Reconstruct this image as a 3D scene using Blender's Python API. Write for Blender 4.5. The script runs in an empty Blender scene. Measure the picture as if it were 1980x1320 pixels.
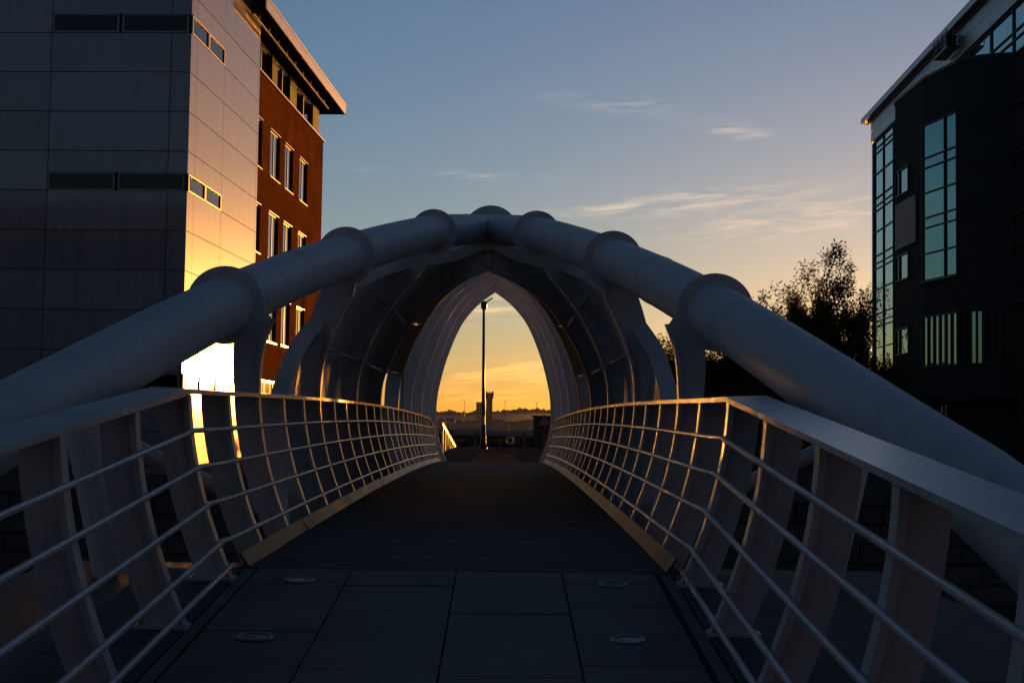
import bpy, bmesh, math, random
from mathutils import Vector, Matrix
random.seed(7)
S = bpy.context.scene
COL = S.collection
R_ = math.radians

# ------------------------------------------------------------------ camera
CAM = Vector((.29, 0, .98))
yaw, pitch, roll = math.atan(16/2850), math.atan(166/2850), R_(.83)
fw = Vector((math.sin(yaw)*math.cos(pitch), math.cos(yaw)*math.cos(pitch), math.sin(pitch)))
r0 = fw.cross(Vector((0, 0, 1))).normalized(); u0 = r0.cross(fw)
rt = r0*math.cos(roll)+u0*math.sin(roll); up = u0*math.cos(roll)-r0*math.sin(roll)
cd = bpy.data.cameras.new('camera'); cam = bpy.data.objects.new('camera', cd); COL.objects.link(cam)
cam.matrix_world = Matrix(((rt.x, up.x, -fw.x, CAM.x), (rt.y, up.y, -fw.y, CAM.y), (rt.z, up.z, -fw.z, CAM.z), (0, 0, 0, 1)))
cd.sensor_width = 36; cd.lens = 36*2850/1980; cd.clip_start = .1; cd.clip_end = 9000
S.camera = cam

# ------------------------------------------------------------------ light
SUN_AZ, SUN_EL = R_(17.9), R_(1.8)          # azimuth measured from +Y towards +X
SKY_K = .10
EXPOSURE = .92
w = bpy.data.worlds.new('World'); S.world = w; w.use_nodes = True
nt = w.node_tree; N = nt.nodes; L = nt.links; N.clear()
def wn(t, **k):
    n = N.new(t)
    for a, b in k.items(): setattr(n, a, b)
    return n
def wmath(op, a, b=None):
    n = wn('ShaderNodeMath', operation=op)
    for i, v in enumerate((a, b)):
        if v is None: continue
        if isinstance(v, (int, float)): n.inputs[i].default_value = v
        else: L.new(v, n.inputs[i])
    return n.outputs[0]
sky = wn('ShaderNodeTexSky', sky_type='NISHITA', sun_disc=False)
sky.sun_elevation = SUN_EL; sky.sun_rotation = SUN_AZ
sky.altitude = 0; sky.air_density = 1.0; sky.dust_density = .3; sky.ozone_density = 3.
# the camera's contrast curve, applied evenly to the whole sky
bw = wn('ShaderNodeRGBToBW'); L.new(sky.outputs[0], bw.inputs[0])
toe = wmath('MINIMUM', wmath('POWER', bw.outputs[0], .5), 1.)
gam = wn('ShaderNodeMix', data_type='RGBA', blend_type='MULTIPLY'); gam.inputs[0].default_value = 1
L.new(sky.outputs[0], gam.inputs[6]); L.new(toe, gam.inputs[7])
tint = wn('ShaderNodeMix', data_type='RGBA', blend_type='MULTIPLY'); tint.inputs[0].default_value = 1
L.new(gam.outputs[2], tint.inputs[6]); tint.inputs[7].default_value = (1.03, .985, 1., 1)
# thin evening cirrus, laid out by azimuth and elevation
tc = wn('ShaderNodeTexCoord'); sep = wn('ShaderNodeSeparateXYZ'); L.new(tc.outputs['Generated'], sep.inputs[0])
az = wmath('ARCTAN2', sep.outputs[0], sep.outputs[1]); el = wmath('ARCSINE', sep.outputs[2])
azd = wmath('MULTIPLY', az, 57.2958); eld = wmath('MULTIPLY', el, 57.2958)
comb = wn('ShaderNodeCombineXYZ')
L.new(wmath('MULTIPLY', azd, .38), comb.inputs[0]); L.new(wmath('MULTIPLY', wmath('SUBTRACT', eld, wmath('MULTIPLY', azd, .07)), 3.4), comb.inputs[1])
nz = wn('ShaderNodeTexNoise'); L.new(comb.outputs[0], nz.inputs['Vector'])
nz.inputs['Scale'].default_value = 1.0; nz.inputs['Detail'].default_value = 7; nz.inputs['Roughness'].default_value = .62; nz.inputs['Distortion'].default_value = .35
wisp = wn('ShaderNodeMapRange'); L.new(nz.outputs[0], wisp.inputs[0])
wisp.inputs[1].default_value = .44; wisp.inputs[2].default_value = .66
total = None
for a0, e0, ha, he, tilt, k in [(4.3, 12.5, 2.3, .30, -.10, .8), (8.8, 11.5, 1.3, .28, -.16, .9), (6.4, 8.75, 4.2, .34, .09, 1.1), (11.5, 8.1, 4.4, .5, .11, .65),
                                (-2.6, 9.75, 3.6, .16, -.03, .6), (-.4, 4.7, 2.4, .55, .0, .8), (.8, 2.1, 3.2, .42, .02, .9), (-.5, 1.2, 4., .35, 0, .6),
                                (-30, 9, 12, 1.2, .03, .5), (40, 10, 14, 1.5, .05, .5), (75, 14, 16, 2, 0, .4), (-70, 12, 18, 1.6, 0, .4), (150, 15, 30, 2.5, 0, .3), (-140, 14, 30, 2.5, 0, .3)]:
    da = wmath('SUBTRACT', azd, a0)
    de = wmath('SUBTRACT', wmath('SUBTRACT', eld, e0), wmath('MULTIPLY', da, tilt))
    qa = wmath('POWER', wmath('ABSOLUTE', wmath('DIVIDE', da, ha)), 2.); qe = wmath('POWER', wmath('ABSOLUTE', wmath('DIVIDE', de, he)), 2.)
    g = wmath('MULTIPLY', wmath('EXPONENT', wmath('MULTIPLY', wmath('ADD', qa, qe), -1.)), k)
    total = g if total is None else wmath('ADD', total, g)
cl = wmath('MULTIPLY', total, wisp.outputs[0])
clc = wmath('MINIMUM', cl, .75)
bright = wn('ShaderNodeMix', data_type='RGBA', blend_type='MULTIPLY'); bright.inputs[0].default_value = 1
L.new(tint.outputs[2], bright.inputs[6]); bright.inputs[7].default_value = (2.1, 1.65, 1.25, 1)
mixc = wn('ShaderNodeMix', data_type='RGBA'); L.new(clc, mixc.inputs[0]); L.new(tint.outputs[2], mixc.inputs[6]); L.new(bright.outputs[2], mixc.inputs[7])
bg = wn('ShaderNodeBackground'); bg.inputs[1].default_value = SKY_K; L.new(mixc.outputs[2], bg.inputs[0])
wo = wn('ShaderNodeOutputWorld'); L.new(bg.outputs[0], wo.inputs[0])

sl = bpy.data.lights.new('sun', 'SUN'); sun = bpy.data.objects.new('sun', sl); COL.objects.link(sun)
sl.energy = 5.0; sl.color = (1, .38, .055); sl.angle = R_(.6)
sd = Vector((math.sin(SUN_AZ)*math.cos(SUN_EL), math.cos(SUN_AZ)*math.cos(SUN_EL), math.sin(SUN_EL)))
sun.rotation_euler = sd.to_track_quat('Z', 'Y').to_euler(); sun.location = sd*200
S.view_settings.view_transform = 'Standard'; S.view_settings.look = 'None'
S.view_settings.exposure = EXPOSURE; S.view_settings.gamma = 1; S.view_settings.use_curve_mapping = False
S.render.engine = 'CYCLES'; S.cycles.caustics_reflective = True; S.cycles.blur_glossy = .06
S.cycles.max_bounces = 8; S.cycles.use_denoising = True; S.cycles.sample_clamp_indirect = 40
S.cycles.use_guiding = True; S.cycles.use_surface_guiding = True; S.cycles.use_volume_guiding = False

# ------------------------------------------------------------------ materials
def mat(name, col, rough=.5, metal=0., var=.12, scale=6., bump=.0, bscale=40., spec=None, ior=None, stretch=None):
    m = bpy.data.materials.new(name); m.use_nodes = True
    t = m.node_tree; n = t.nodes; l = t.links; b = n['Principled BSDF']
    b.inputs['Roughness'].default_value = rough; b.inputs['Metallic'].default_value = metal
    if spec is not None: b.inputs['Specular IOR Level'].default_value = spec
    if ior: b.inputs['IOR'].default_value = ior
    tcn = n.new('ShaderNodeTexCoord'); src = tcn.outputs['Object']
    if stretch:
        mp = n.new('ShaderNodeMapping'); mp.inputs['Scale'].default_value = stretch; l.new(src, mp.inputs[0]); src = mp.outputs[0]
    no = n.new('ShaderNodeTexNoise'); no.inputs['Scale'].default_value = scale; no.inputs['Detail'].default_value = 5; l.new(src, no.inputs['Vector'])
    rp = n.new('ShaderNodeMapRange'); l.new(no.outputs[0], rp.inputs[0]); rp.inputs[1].default_value = .3; rp.inputs[2].default_value = .7
    rp.inputs[3].default_value = 1-var; rp.inputs[4].default_value = 1+var
    mx = n.new('ShaderNodeMix'); mx.data_type = 'RGBA'; mx.blend_type = 'MULTIPLY'; mx.inputs[0].default_value = 1
    mx.inputs[6].default_value = (*col, 1); l.new(rp.outputs[0], mx.inputs[7]); l.new(mx.outputs[2], b.inputs['Base Color'])
    rr = n.new('ShaderNodeMapRange'); l.new(no.outputs[0], rr.inputs[0]); rr.inputs[3].default_value = max(.01, rough*(1-var)); rr.inputs[4].default_value = min(1, rough*(1+var))
    l.new(rr.outputs[0], b.inputs['Roughness'])
    if bump:
        nb = n.new('ShaderNodeTexNoise'); nb.inputs['Scale'].default_value = bscale; nb.inputs['Detail'].default_value = 4; l.new(src, nb.inputs['Vector'])
        bp = n.new('ShaderNodeBump'); bp.inputs['Strength'].default_value = bump; bp.inputs['Distance'].default_value = .02
        l.new(nb.outputs[0], bp.inputs['Height']); l.new(bp.outputs[0], b.inputs['Normal'])
    return m
def tone(m, amt):
    t = m.node_tree; n = t.nodes; l = t.links; b = n['Principled BSDF']
    src = b.inputs['Base Color'].links[0].from_socket
    oi = n.new('ShaderNodeObjectInfo'); mr = n.new('ShaderNodeMapRange'); l.new(oi.outputs['Random'], mr.inputs[0]); mr.inputs[3].default_value = 1-amt; mr.inputs[4].default_value = 1+amt
    mx = n.new('ShaderNodeMix'); mx.data_type = 'RGBA'; mx.blend_type = 'MULTIPLY'; mx.inputs[0].default_value = 1
    l.new(src, mx.inputs[6]); l.new(mr.outputs[0], mx.inputs[7]); l.new(mx.outputs[2], b.inputs['Base Color'])
def grime(m, amt, stretch, scale):
    t = m.node_tree; n = t.nodes; l = t.links; b = n['Principled BSDF']
    src = b.inputs['Base Color'].links[0].from_socket
    tcn = n.new('ShaderNodeTexCoord'); mp = n.new('ShaderNodeMapping'); mp.inputs['Scale'].default_value = stretch; l.new(tcn.outputs['Object'], mp.inputs[0])
    no = n.new('ShaderNodeTexNoise'); no.inputs['Scale'].default_value = scale; no.inputs['Detail'].default_value = 8; no.inputs['Roughness'].default_value = .7; l.new(mp.outputs[0], no.inputs['Vector'])
    mr = n.new('ShaderNodeMapRange'); l.new(no.outputs[0], mr.inputs[0]); mr.inputs[1].default_value = .48; mr.inputs[2].default_value = .72; mr.inputs[3].default_value = 1; mr.inputs[4].default_value = 1-amt
    mx = n.new('ShaderNodeMix'); mx.data_type = 'RGBA'; mx.blend_type = 'MULTIPLY'; mx.inputs[0].default_value = 1
    l.new(src, mx.inputs[6]); l.new(mr.outputs[0], mx.inputs[7]); l.new(mx.outputs[2], b.inputs['Base Color'])
def brick_mat():
    m = mat('red_brick', (.30, .085, .03), .95, var=.2, scale=.6, spec=0.)
    t = m.node_tree; n = t.nodes; l = t.links; b = n['Principled BSDF']
    tcn = n.new('ShaderNodeTexCoord'); br = n.new('ShaderNodeTexBrick'); l.new(tcn.outputs['UV'], br.inputs['Vector'])
    br.inputs['Color1'].default_value = (.125, .046, .015, 1); br.inputs['Color2'].default_value = (.08, .029, .0095, 1); br.inputs['Mortar'].default_value = (.07, .028, .012, 1)
    br.inputs['Scale'].default_value = 1; br.inputs['Brick Width'].default_value = .225; br.inputs['Row Height'].default_value = .075; br.inputs['Mortar Size'].default_value = .008
    mx = n.new('ShaderNodeMix'); mx.data_type = 'RGBA'; mx.blend_type = 'MULTIPLY'; mx.inputs[0].default_value = .5
    old = b.inputs['Base Color'].links[0].from_node
    l.new(br.outputs[0], old.inputs[6])
    bp = n.new('ShaderNodeBump'); bp.inputs['Strength'].default_value = .5; bp.inputs['Distance'].default_value = .01
    l.new(br.outputs[1], bp.inputs['Height']); bp.invert = True; l.new(bp.outputs[0], b.inputs['Normal'])
    return m
M = dict(
    paint=mat('white_paint', (.56, .56, .57), .5, var=.06, scale=1.7, bump=.04, bscale=60),
    gloss=mat('gloss_paint', (.54, .54, .55), .27, var=.07, scale=1.7, bump=.03, bscale=60),
    clad=mat('cladding_sheet', (.8, .8, .8), .45, var=.08, scale=1.2),
    steel=mat('kerb_steel', (.17, .135, .095), .46, 1., var=.22, scale=2.5, bump=.12, bscale=14),
    deck=mat('deck_board', (.07, .06, .048), .75, var=.25, scale=3, bump=.3, bscale=50, stretch=(.3, 3, 1)),
    slab=mat('paving_slab', (.105, .088, .064), .62, var=.16, scale=2.2, bump=.18, bscale=90),
    joint=mat('paving_bed', (.02, .02, .02), .9),
    conc=mat('concrete', (.075, .076, .075), .85, var=.25, scale=1.5, bump=.3, bscale=30),
    stone=mat('dock_stone', (.045, .042, .038), .9, var=.3, scale=2.0, bump=.4, bscale=12),
    plaza=mat('plaza_setts', (.055, .062, .075), .9, var=.2, scale=1.5, bump=.08, bscale=9, spec=0.),
    path=mat('path_paving', (.11, .095, .085), .85, var=.15, scale=2, bump=.05, bscale=20, spec=0.),
    water=mat('dock_water', (.012, .016, .018), .2, var=.1, scale=.5, bump=.5, bscale=1.5),
    panel=mat('metal_panel', (.20, .177, .195), .075, 0., var=.05, scale=.7, bump=.008, bscale=.9, ior=1.48),
    back=mat('panel_backing', (.01, .01, .012), .9),
    frame=mat('window_frame', (.2, .19, .19), .45, .4, var=.05),
    dframe=mat('dark_frame', (.02, .025, .028), .5, .1, var=.1, spec=.3),
    glass=mat('window_glass', (.006, .008, .01), .025, 0., var=.02, ior=1.9),
    teal=mat('coated_glass', (.22, .39, .39), .03, 1., var=.03, scale=.3, bump=.006, bscale=.6),
    brick=brick_mat(),
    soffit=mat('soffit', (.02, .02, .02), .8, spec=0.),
    fascia=mat('fascia_metal', (.32, .28, .25), .32, .8, var=.08),
    sill=mat('sill_metal', (.3, .26, .21), .3, .85, var=.05),
    dark=mat('dark_cladding', (.026, .040, .046), .7, var=.15, scale=.8, spec=0.02),
    rgrey=mat('roof_panel', (.30, .30, .32), .38, .7, var=.08, scale=.5),
    banner=mat('banner', (.17, .14, .17), .6, var=.2, scale=1.5),
    black=mat('black_steel', (.015, .015, .016), .4, .3),
    lamp=mat('lamp_column', (.02, .02, .02), .35, .5),
    yellow=mat('yellow_paint', (.80, .62, .12), .5, var=.1),
    white=mat('white_plastic', (.3, .3, .3), .5),
    red=mat('red_reflective', (.16, .02, .02), .5),
    hill=mat('hillside', (.055, .042, .03), .95, var=.3, scale=.01),
    wood=mat('far_wood', (.045, .035, .022), .95, var=.3, scale=.02),
    farb=mat('far_render', (.16, .15, .15), .9, var=.2, scale=.05),
    farw=mat('far_white', (.2, .195, .19), .9, var=.1, scale=.05),
    roof=mat('far_roof', (.06, .05, .05), .9),
    tower=mat('tower_brick', (.05, .035, .025), .95, var=.2, scale=.1),
    bark=mat('bark', (.035, .028, .02), .95, var=.3, scale=4, bump=.5, bscale=20),
    darkstone=mat('dark_block_stone', (.022, .02, .019), .9, var=.3, scale=.6, spec=.05),  # kept dark so the added street blocks bounce no warm sunlight
    dullglass=mat('rough_dark_glass', (.01, .01, .012), .5, spec=.2),  # rough and dark so panes of the added blocks mirror no sun
    slot=mat('slot_glass', (.003, .003, .004), .04, 0., var=.02, ior=1.33),
    lens=mat('lamp_lens', (.10, .11, .12), .2, .0, var=.05),
    ring=mat('steel_ring', (.22, .22, .22), .4, 1., var=.1),
)
grime(M['steel'], .6, (1, .5, 1), 2.4); tone(M['panel'], .16); tone(M['slab'], .22); tone(M['clad'], .10); tone(M['stone'], .3); tone(M['paint'], .04); grime(M['gloss'], .3, (1, 1, .5), 4.)
grime(M['paint'], .22, (1, 1, .35), 3.2); grime(M['slab'], .45, (1, 1, 1), 1.6); grime(M['conc'], .5, (1, 1, 1), 1.1); grime(M['panel'], .22, (1, 1, .12), 2.5); grime(M['clad'], .3, (1, 1, .3), 2.)
_b = M['panel'].node_tree.nodes['Principled BSDF']
_b.inputs['Coat Weight'].default_value = .17; _b.inputs['Coat Roughness'].default_value = .34; _b.inputs['Coat IOR'].default_value = 1.6
def leaf_mat(name, col):
    m = bpy.data.materials.new(name); m.use_nodes = True; t = m.node_tree; n = t.nodes; l = t.links; n.clear()
    d = n.new('ShaderNodeBsdfDiffuse'); tr = n.new('ShaderNodeBsdfTranslucent'); mx = n.new('ShaderNodeMixShader'); o = n.new('ShaderNodeOutputMaterial')
    gi = n.new('ShaderNodeObjectInfo'); geo = n.new('ShaderNodeNewGeometry')
    ra = n.new('ShaderNodeMapRange'); l.new(geo.outputs['Random Per Island'], ra.inputs[0]); ra.inputs[3].default_value = .55; ra.inputs[4].default_value = 1.45
    mc = n.new('ShaderNodeMix'); mc.data_type = 'RGBA'; mc.blend_type = 'MULTIPLY'; mc.inputs[0].default_value = 1; mc.inputs[6].default_value = (*col, 1); l.new(ra.outputs[0], mc.inputs[7])
    l.new(mc.outputs[2], d.inputs[0]); l.new(mc.outputs[2], tr.inputs[0]); mx.inputs[0].default_value = .45
    l.new(d.outputs[0], mx.inputs[1]); l.new(tr.outputs[0], mx.inputs[2]); l.new(mx.outputs[0], o.inputs[0])
    return m
M['leaf'] = leaf_mat('willow_leaf', (.075, .085, .02)); M['leaf2'] = leaf_mat('shrub_leaf', (.05, .065, .02))

# ------------------------------------------------------------------ helpers
def tag(o, label=None, cat=None, group=None, kind=None):
    if label: o['label'] = label
    if cat: o['category'] = cat
    if group: o['group'] = group
    if kind: o['kind'] = kind
    return o
def link(name, me, m, parent=None):
    o = bpy.data.objects.new(name, me); COL.objects.link(o)
    if m is not None and not me.materials: me.materials.append(M[m] if isinstance(m, str) else m)
    if parent is not None: o.parent = parent
    return o
def pyd(name, v, f, m, parent=None, smooth=False):
    me = bpy.data.meshes.new(name); me.from_pydata([tuple(p) for p in v], [], f); me.update()
    bm = bmesh.new(); bm.from_mesh(me); bmesh.ops.recalc_face_normals(bm, faces=bm.faces); bm.to_mesh(me); bm.free()
    if smooth:
        for p in me.polygons: p.use_smooth = True
    return link(name, me, m, parent)
def empty(name, loc=(0, 0, 0)):
    o = bpy.data.objects.new(name, None); o.location = loc; COL.objects.link(o); o.empty_display_size = .2; return o
BOXF = [(0, 1, 2, 3), (7, 6, 5, 4), (0, 4, 5, 1), (1, 5, 6, 2), (2, 6, 7, 3), (3, 7, 4, 0)]
class MB:
    def __init__(s): s.v = []; s.f = []
    def add(s, v, f):
        k = len(s.v); s.v += [tuple(p) for p in v]; s.f += [tuple(i+k for i in q) for q in f]; return s
    def box(s, x0, x1, y0, y1, z0, z1):
        return s.add([(x0, y0, z0), (x1, y0, z0), (x1, y1, z0), (x0, y1, z0), (x0, y0, z1), (x1, y0, z1), (x1, y1, z1), (x0, y1, z1)], BOXF)
    def fbox(s, F, u0, u1, v0, v1, z0, z1):
        return s.add([F(u, v, z) for z in (z0, z1) for u, v in ((u0, v0), (u1, v0), (u1, v1), (u0, v1))], BOXF)
    def tube(s, pts, r, n=8, cap=True):
        pts = [Vector(p) for p in pts]; k0 = len(s.v); rr = r if isinstance(r, (list, tuple)) else [r]*len(pts)
        for i, p in enumerate(pts):
            t = (pts[min(i+1, len(pts)-1)]-pts[max(i-1, 0)]).normalized()
            a = Vector((0, 0, 1)) if abs(t.z) < .9 else Vector((1, 0, 0))
            x = t.cross(a).normalized(); y = x.cross(t)
            for j in range(n):
                q = 2*math.pi*j/n; s.v.append(tuple(p+(x*math.cos(q)+y*math.sin(q))*rr[i]))
        for i in range(len(pts)-1):
            for j in range(n):
                s.f.append((k0+i*n+j, k0+i*n+(j+1) % n, k0+(i+1)*n+(j+1) % n, k0+(i+1)*n+j))
        if cap:
            s.f.append(tuple(k0+j for j in range(n))); s.f.append(tuple(k0+(len(pts)-1)*n+j for j in range(n)))
        return s
    def strip(s, pairs, y0, y1):
        """closed solid: list of ((x,z),(x,z)) pairs extruded from y0 to y1"""
        v = []; f = []; n = len(pairs)
        for (a, b) in pairs: v += [(a[0], y0, a[1]), (b[0], y0, b[1]), (b[0], y1, b[1]), (a[0], y1, a[1])]
        for i in range(n-1):
            p, q = 4*i, 4*i+4
            for e in range(4): f.append((p+e, p+(e+1) % 4, q+(e+1) % 4, q+e))
        f.append((0, 1, 2, 3)); f.append((4*n-4, 4*n-1, 4*n-2, 4*n-3))
        return s.add(v, f)
    def build(s, name, m, parent=None, smooth=False): return pyd(name, s.v, s.f, m, parent, smooth)
def catmull(P, n=8):
    P = [Vector(p) for p in P]; out = []
    for i in range(len(P)-1):
        a = P[max(i-1, 0)]; b = P[i]; c = P[i+1]; d = P[min(i+2, len(P)-1)]
        for k in range(n):
            t = k/n; out.append(.5*((2*b)+(c-a)*t+(2*a-5*b+4*c-d)*t*t+(3*b-a-3*c+d)*t**3))
    out.append(P[-1]); return out
def lerp(tab, x):
    if x <= tab[0][0]: return tab[0][1]
    for (a, p), (b, q) in zip(tab, tab[1:]):
        if x <= b: return p+(q-p)*(x-a)/(b-a)
    return tab[-1][1]
def smooth_by_angle(o, deg=35):
    me = o.data
    for p in me.polygons: p.use_smooth = True
    bm = bmesh.new(); bm.from_mesh(me)
    for e in bm.edges:
        if len(e.link_faces) == 2 and e.calc_face_angle(0) > R_(deg): e.smooth = False
    bm.to_mesh(me); bm.free()

# ------------------------------------------------------------------ levels along the crossing
D0, D1 = 10.2, 42.0                      # ends of the bridge deck
RZ = -.09
def deck_z(d):
    if d < D0: return max(RZ*(D0-d), -.64)
    if d > D1: return max(RZ*(d-D1), -.55)
    t = (d-D0)/(D1-D0); return .48*t*(1-t)
PLZ = -.55

# ------------------------------------------------------------------ ground and dock
g = MB().box(-400, 400, 44, 112, PLZ-.4, PLZ)
tag(g.build('plaza', 'plaza'), kind='structure')
tag(MB().box(-1.12, .98, 62, 86, PLZ-.05, PLZ+.006).build('path', 'path'), kind='structure')
tag(MB().box(-200, 200, -60, 44, -4.3, -4.0).build('dock_water', 'water'), kind='structure')
q = MB().box(-4.1, 4.1, 6.35, 15, -4.1, -.42)
q.box(-120, 120, -60, 6.35, -4.1, -.645)
tag(q.build('quay', 'conc'), kind='structure')
wq = tag(MB().box(-80, 80, 44.15, 44.5, -4.2, PLZ-.02).build('dock_wall', 'stone'), kind='structure')
sm = {}
rs = random.Random(3)
for c in range(6):
    z1 = PLZ-.06-c*.58
    u = -34+rs.random()
    while u < 34:
        wd = rs.uniform(1.1, 1.9)
        if abs(u+wd/2) > 1.6:
            k = round(wd, 1)
            if k not in sm:
                bm = bmesh.new(); bmesh.ops.create_cube(bm, size=1)
                bmesh.ops.scale(bm, vec=(k-.04, .22, .545), verts=bm.verts)
                bmesh.ops.bevel(bm, geom=bm.edges[:], offset=.025, segments=1, affect='EDGES')
                me = bpy.data.meshes.new('stone'); bm.to_mesh(me); bm.free(); me.materials.append(M['stone']); sm[k] = me
            o = bpy.data.objects.new('stone', sm[k]); COL.objects.link(o); o.parent = wq
            o.location = (u+k/2, 44.05+rs.uniform(-.02, .02), z1-.27)
            u += k
        else: u += wd

# near ramp: bed with single slabs on it
def ramp_sheet(x0, x1, y0, y1, dz, th):
    """solid that follows deck_z between y0 and y1"""
    n = max(1, int((y1-y0)/.5)); ys = [y0+(y1-y0)*i/n for i in range(n+1)]
    v = []; f = []
    for y in ys:
        z = deck_z(y)+dz; v += [(x0, y, z), (x1, y, z), (x1, y, z-th), (x0, y, z-th)]
    for i in range(n):
        for e in range(4): f.append((4*i+e, 4*i+(e+1) % 4, 4*i+4+(e+1) % 4, 4*i+4+e))
    f.append((0, 1, 2, 3)); f.append((4*n+3, 4*n+2, 4*n+1, 4*n)); return v, f
ramp = tag(pyd('ramp', *ramp_sheet(-2.1, 2.1, 1.0, D0-.02, -.03, .62), 'joint'), kind='structure')
cols = [(-1.36, -.725), (-.715, -.015), (-.005, .705), (.715, 1.34)]
for ci, (a, b) in enumerate(cols):
    y = D0-.035; k = 0
    first = [.42, .55, .62, .38][ci]
    while y > 1.6:
        ln = first if k == 0 else .72
        v, f = ramp_sheet(a, b, y-ln+.012, y, random.uniform(-.003, .002), .06)
        pyd('slab', v, f, 'slab', ramp); y -= ln; k += 1
for sx in (-1, 1):
    for (a, b, m) in ((1.385, 1.455, 'slab'), (1.475, 2.1, 'conc')):
        y = D0-.035
        while y > 1.6:
            ln = 1.2; x0, x1 = sorted((sx*a, sx*b))
            v, f = ramp_sheet(x0, x1, y-ln+.012, y, -.006, .06); pyd('edge_slab', v, f, m, ramp); y -= ln
fr = tag(pyd('far_ramp', *ramp_sheet(-2.2, 2.2, D1+.02, 49, 0, .5), 'plaza'), kind='structure')

# ------------------------------------------------------------------ footbridge
BR = tag(empty('footbridge', (0, D0, 0)), 'white steel footbridge with curved ribs hung from two inclined tubes meeting overhead', 'footbridge')
BR.location = (0, 0, 0)
HALF = [(-.18, 1.42), (0, 1.515), (.31, 1.64), (.6, 1.73), (.89, 1.79), (1.2, 1.82), (1.55, 1.80), (1.8, 1.74), (2.15, 1.60), (2.4, 1.47), (2.74, 1.25), (3.0, 1.03), (3.22, .76), (3.42, .42), (3.6, .0)]
BASE = catmull([(x, z, 0) for z, x in HALF], 5)          # (x, z) of the inner edge, foot to apex
NB = len(BASE)
APEX = [(0, 3.6), (25.2, 3.6), (29.4, 4.1), (33.6, 4.52), (37.8, 4.85), (42, 5.12), (46.2, 5.24), (60, 5.24)]
DEPTH = [(-.3, .20), (1.2, .25), (1.8, .27), (2.4, .34), (3.0, .40), (3.6, .46)]
def prof(d, i, off=0.):
    """point i of the inner curve at station d, moved outwards by off (times the web depth)"""
    p = BASE[i]; a = BASE[max(i-1, 0)]; b = BASE[min(i+1, NB-1)]
    k = (lerp(APEX, d)-1.2)/2.4
    def sc(q): return Vector((q.x, q.y if q.y <= 1.2 else 1.2+(q.y-1.2)*k, 0))
    P = sc(p); t = (sc(b)-sc(a)).normalized(); n = Vector((t.y, -t.x, 0))
    if i == NB-1: n = Vector((0, 1, 0))
    return P+n*off
def iz(z): return min(range(NB), key=lambda i: abs(BASE[i].y-z))
SLIM = [(-.3, .165), (1.2, .18), (1.8, .25), (2.4, .34), (3.6, .46)]
def rib_pairs(d, sx, i0, i1, o0=0., o1=None, zb=0., tab=None):
    out = []
    for i in range(i0, i1+1):
        dp = lerp(tab or DEPTH, BASE[i].y) if o1 is None else o1
        a = prof(d, i, o0); b = prof(d, i, dp)
        out.append(((sx*max(a.x, 0), a.y+zb), (sx*max(b.x, 0), b.y+zb)))
    return out
STN = [12.6+4.2*k for k in range(9)]
TOPS = {0: (1.72, [((1.70, 1.88), (2.02, 1.86)), ((1.80, 2.02), (2.12, 2.02))]),
        1: (2.40, [((1.44, 2.62), (1.82, 2.62)), ((1.44, 2.85), (1.70, 2.85))]),
        2: (3.05, [((.80, 3.40), (1.10, 3.42)), ((.74, 3.65), (.98, 3.65))])}
for k, d in enumerate(STN):
    zb = 0 if d > D1 else deck_z(d)*.7
    if k < 3:
        for sx in (-1, 1):
            zt, ext = TOPS[k]
            pr = rib_pairs(d, sx, 0, iz(zt), zb=zb, tab=SLIM)+[((sx*a[0], a[1]), (sx*b[0], b[1])) for a, b in ext]
            rb = MB().strip(pr, d-.014, d+.014).build('rib', 'paint', BR)
            fl = rib_pairs(d, sx, 0, iz(zt), -.036, 0., zb)
            e = ext[0][0]; fl.append(((sx*(e[0]-.03), e[1]), (sx*e[0], e[1])))
            MB().strip(fl, d-.05, d+.05).build('flange', 'gloss', rb)
    else:
        for sx in (-1, 1):
            rb = MB().strip(rib_pairs(d, sx, 0, NB-1, zb=zb), d-.014, d+.014).build('rib', 'paint', BR)
            MB().strip(rib_pairs(d, sx, 0, NB-1, -.03, 0., zb), d-.05, d+.05).build('flange', 'gloss', rb)
        za = lerp(APEX, d)+zb
        MB().box(-.03, .03, d-.06, d-.018, za+.02, za+.5).build('apex_plate', 'paint', BR)

for sx in (-1, 1):      # plates that tie the first full arch to the tubes
    MB().strip([((sx*x, z0), (sx*x, z1)) for x, z0, z1 in ((.0, 3.9, 4.36), (.3, 3.84, 4.34), (.5, 3.74, 4.28), (.8, 3.54, 4.06), (1.02, 3.36, 3.72))], 25.222, 25.245).build('gusset', 'paint', BR)
# inclined tubes, joining into one spine
TL = [(3.30, 3.6, -.95), (3.08, 5.4, -.2), (2.86, 7.4, .55), (2.66, 8.6, .92), (2.10, 12.6, 1.99), (1.53, 16.8, 2.91), (.74, 21, 3.75), (.02, 25.1, 4.36)]
for sx in (-1, 1):
    t = MB().tube(catmull([(sx*x, y, z) for x, y, z in TL], 8), .245, 40).build('arch_tube', 'paint', BR); smooth_by_angle(t)
    for (x, y, z) in TL[4:7]:
        c = MB().tube([(sx*x, y-.02, z), (sx*x, y+.02, z)], .335, 48).build('collar', 'paint', t); smooth_by_angle(c)
    cp = catmull([(sx*x, y, z) for x, y, z in TL], 8)
    for q_ in (36, 52):
        a_ = cp[q_]; tn = (cp[q_+1]-cp[q_-1]).normalized()
        wsm = MB().tube([a_-tn*.012, a_-tn*.006, a_+tn*.006, a_+tn*.012], [.2445, .2505, .2505, .2445], 40, False).build('weld_seam', 'paint', t, True)
    b = MB().tube([(sx*3.14, 4.9, -.65), (sx*3.19, 4.5, -.62)], .4, 32).build('foot_plate', 'paint', t)
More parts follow.
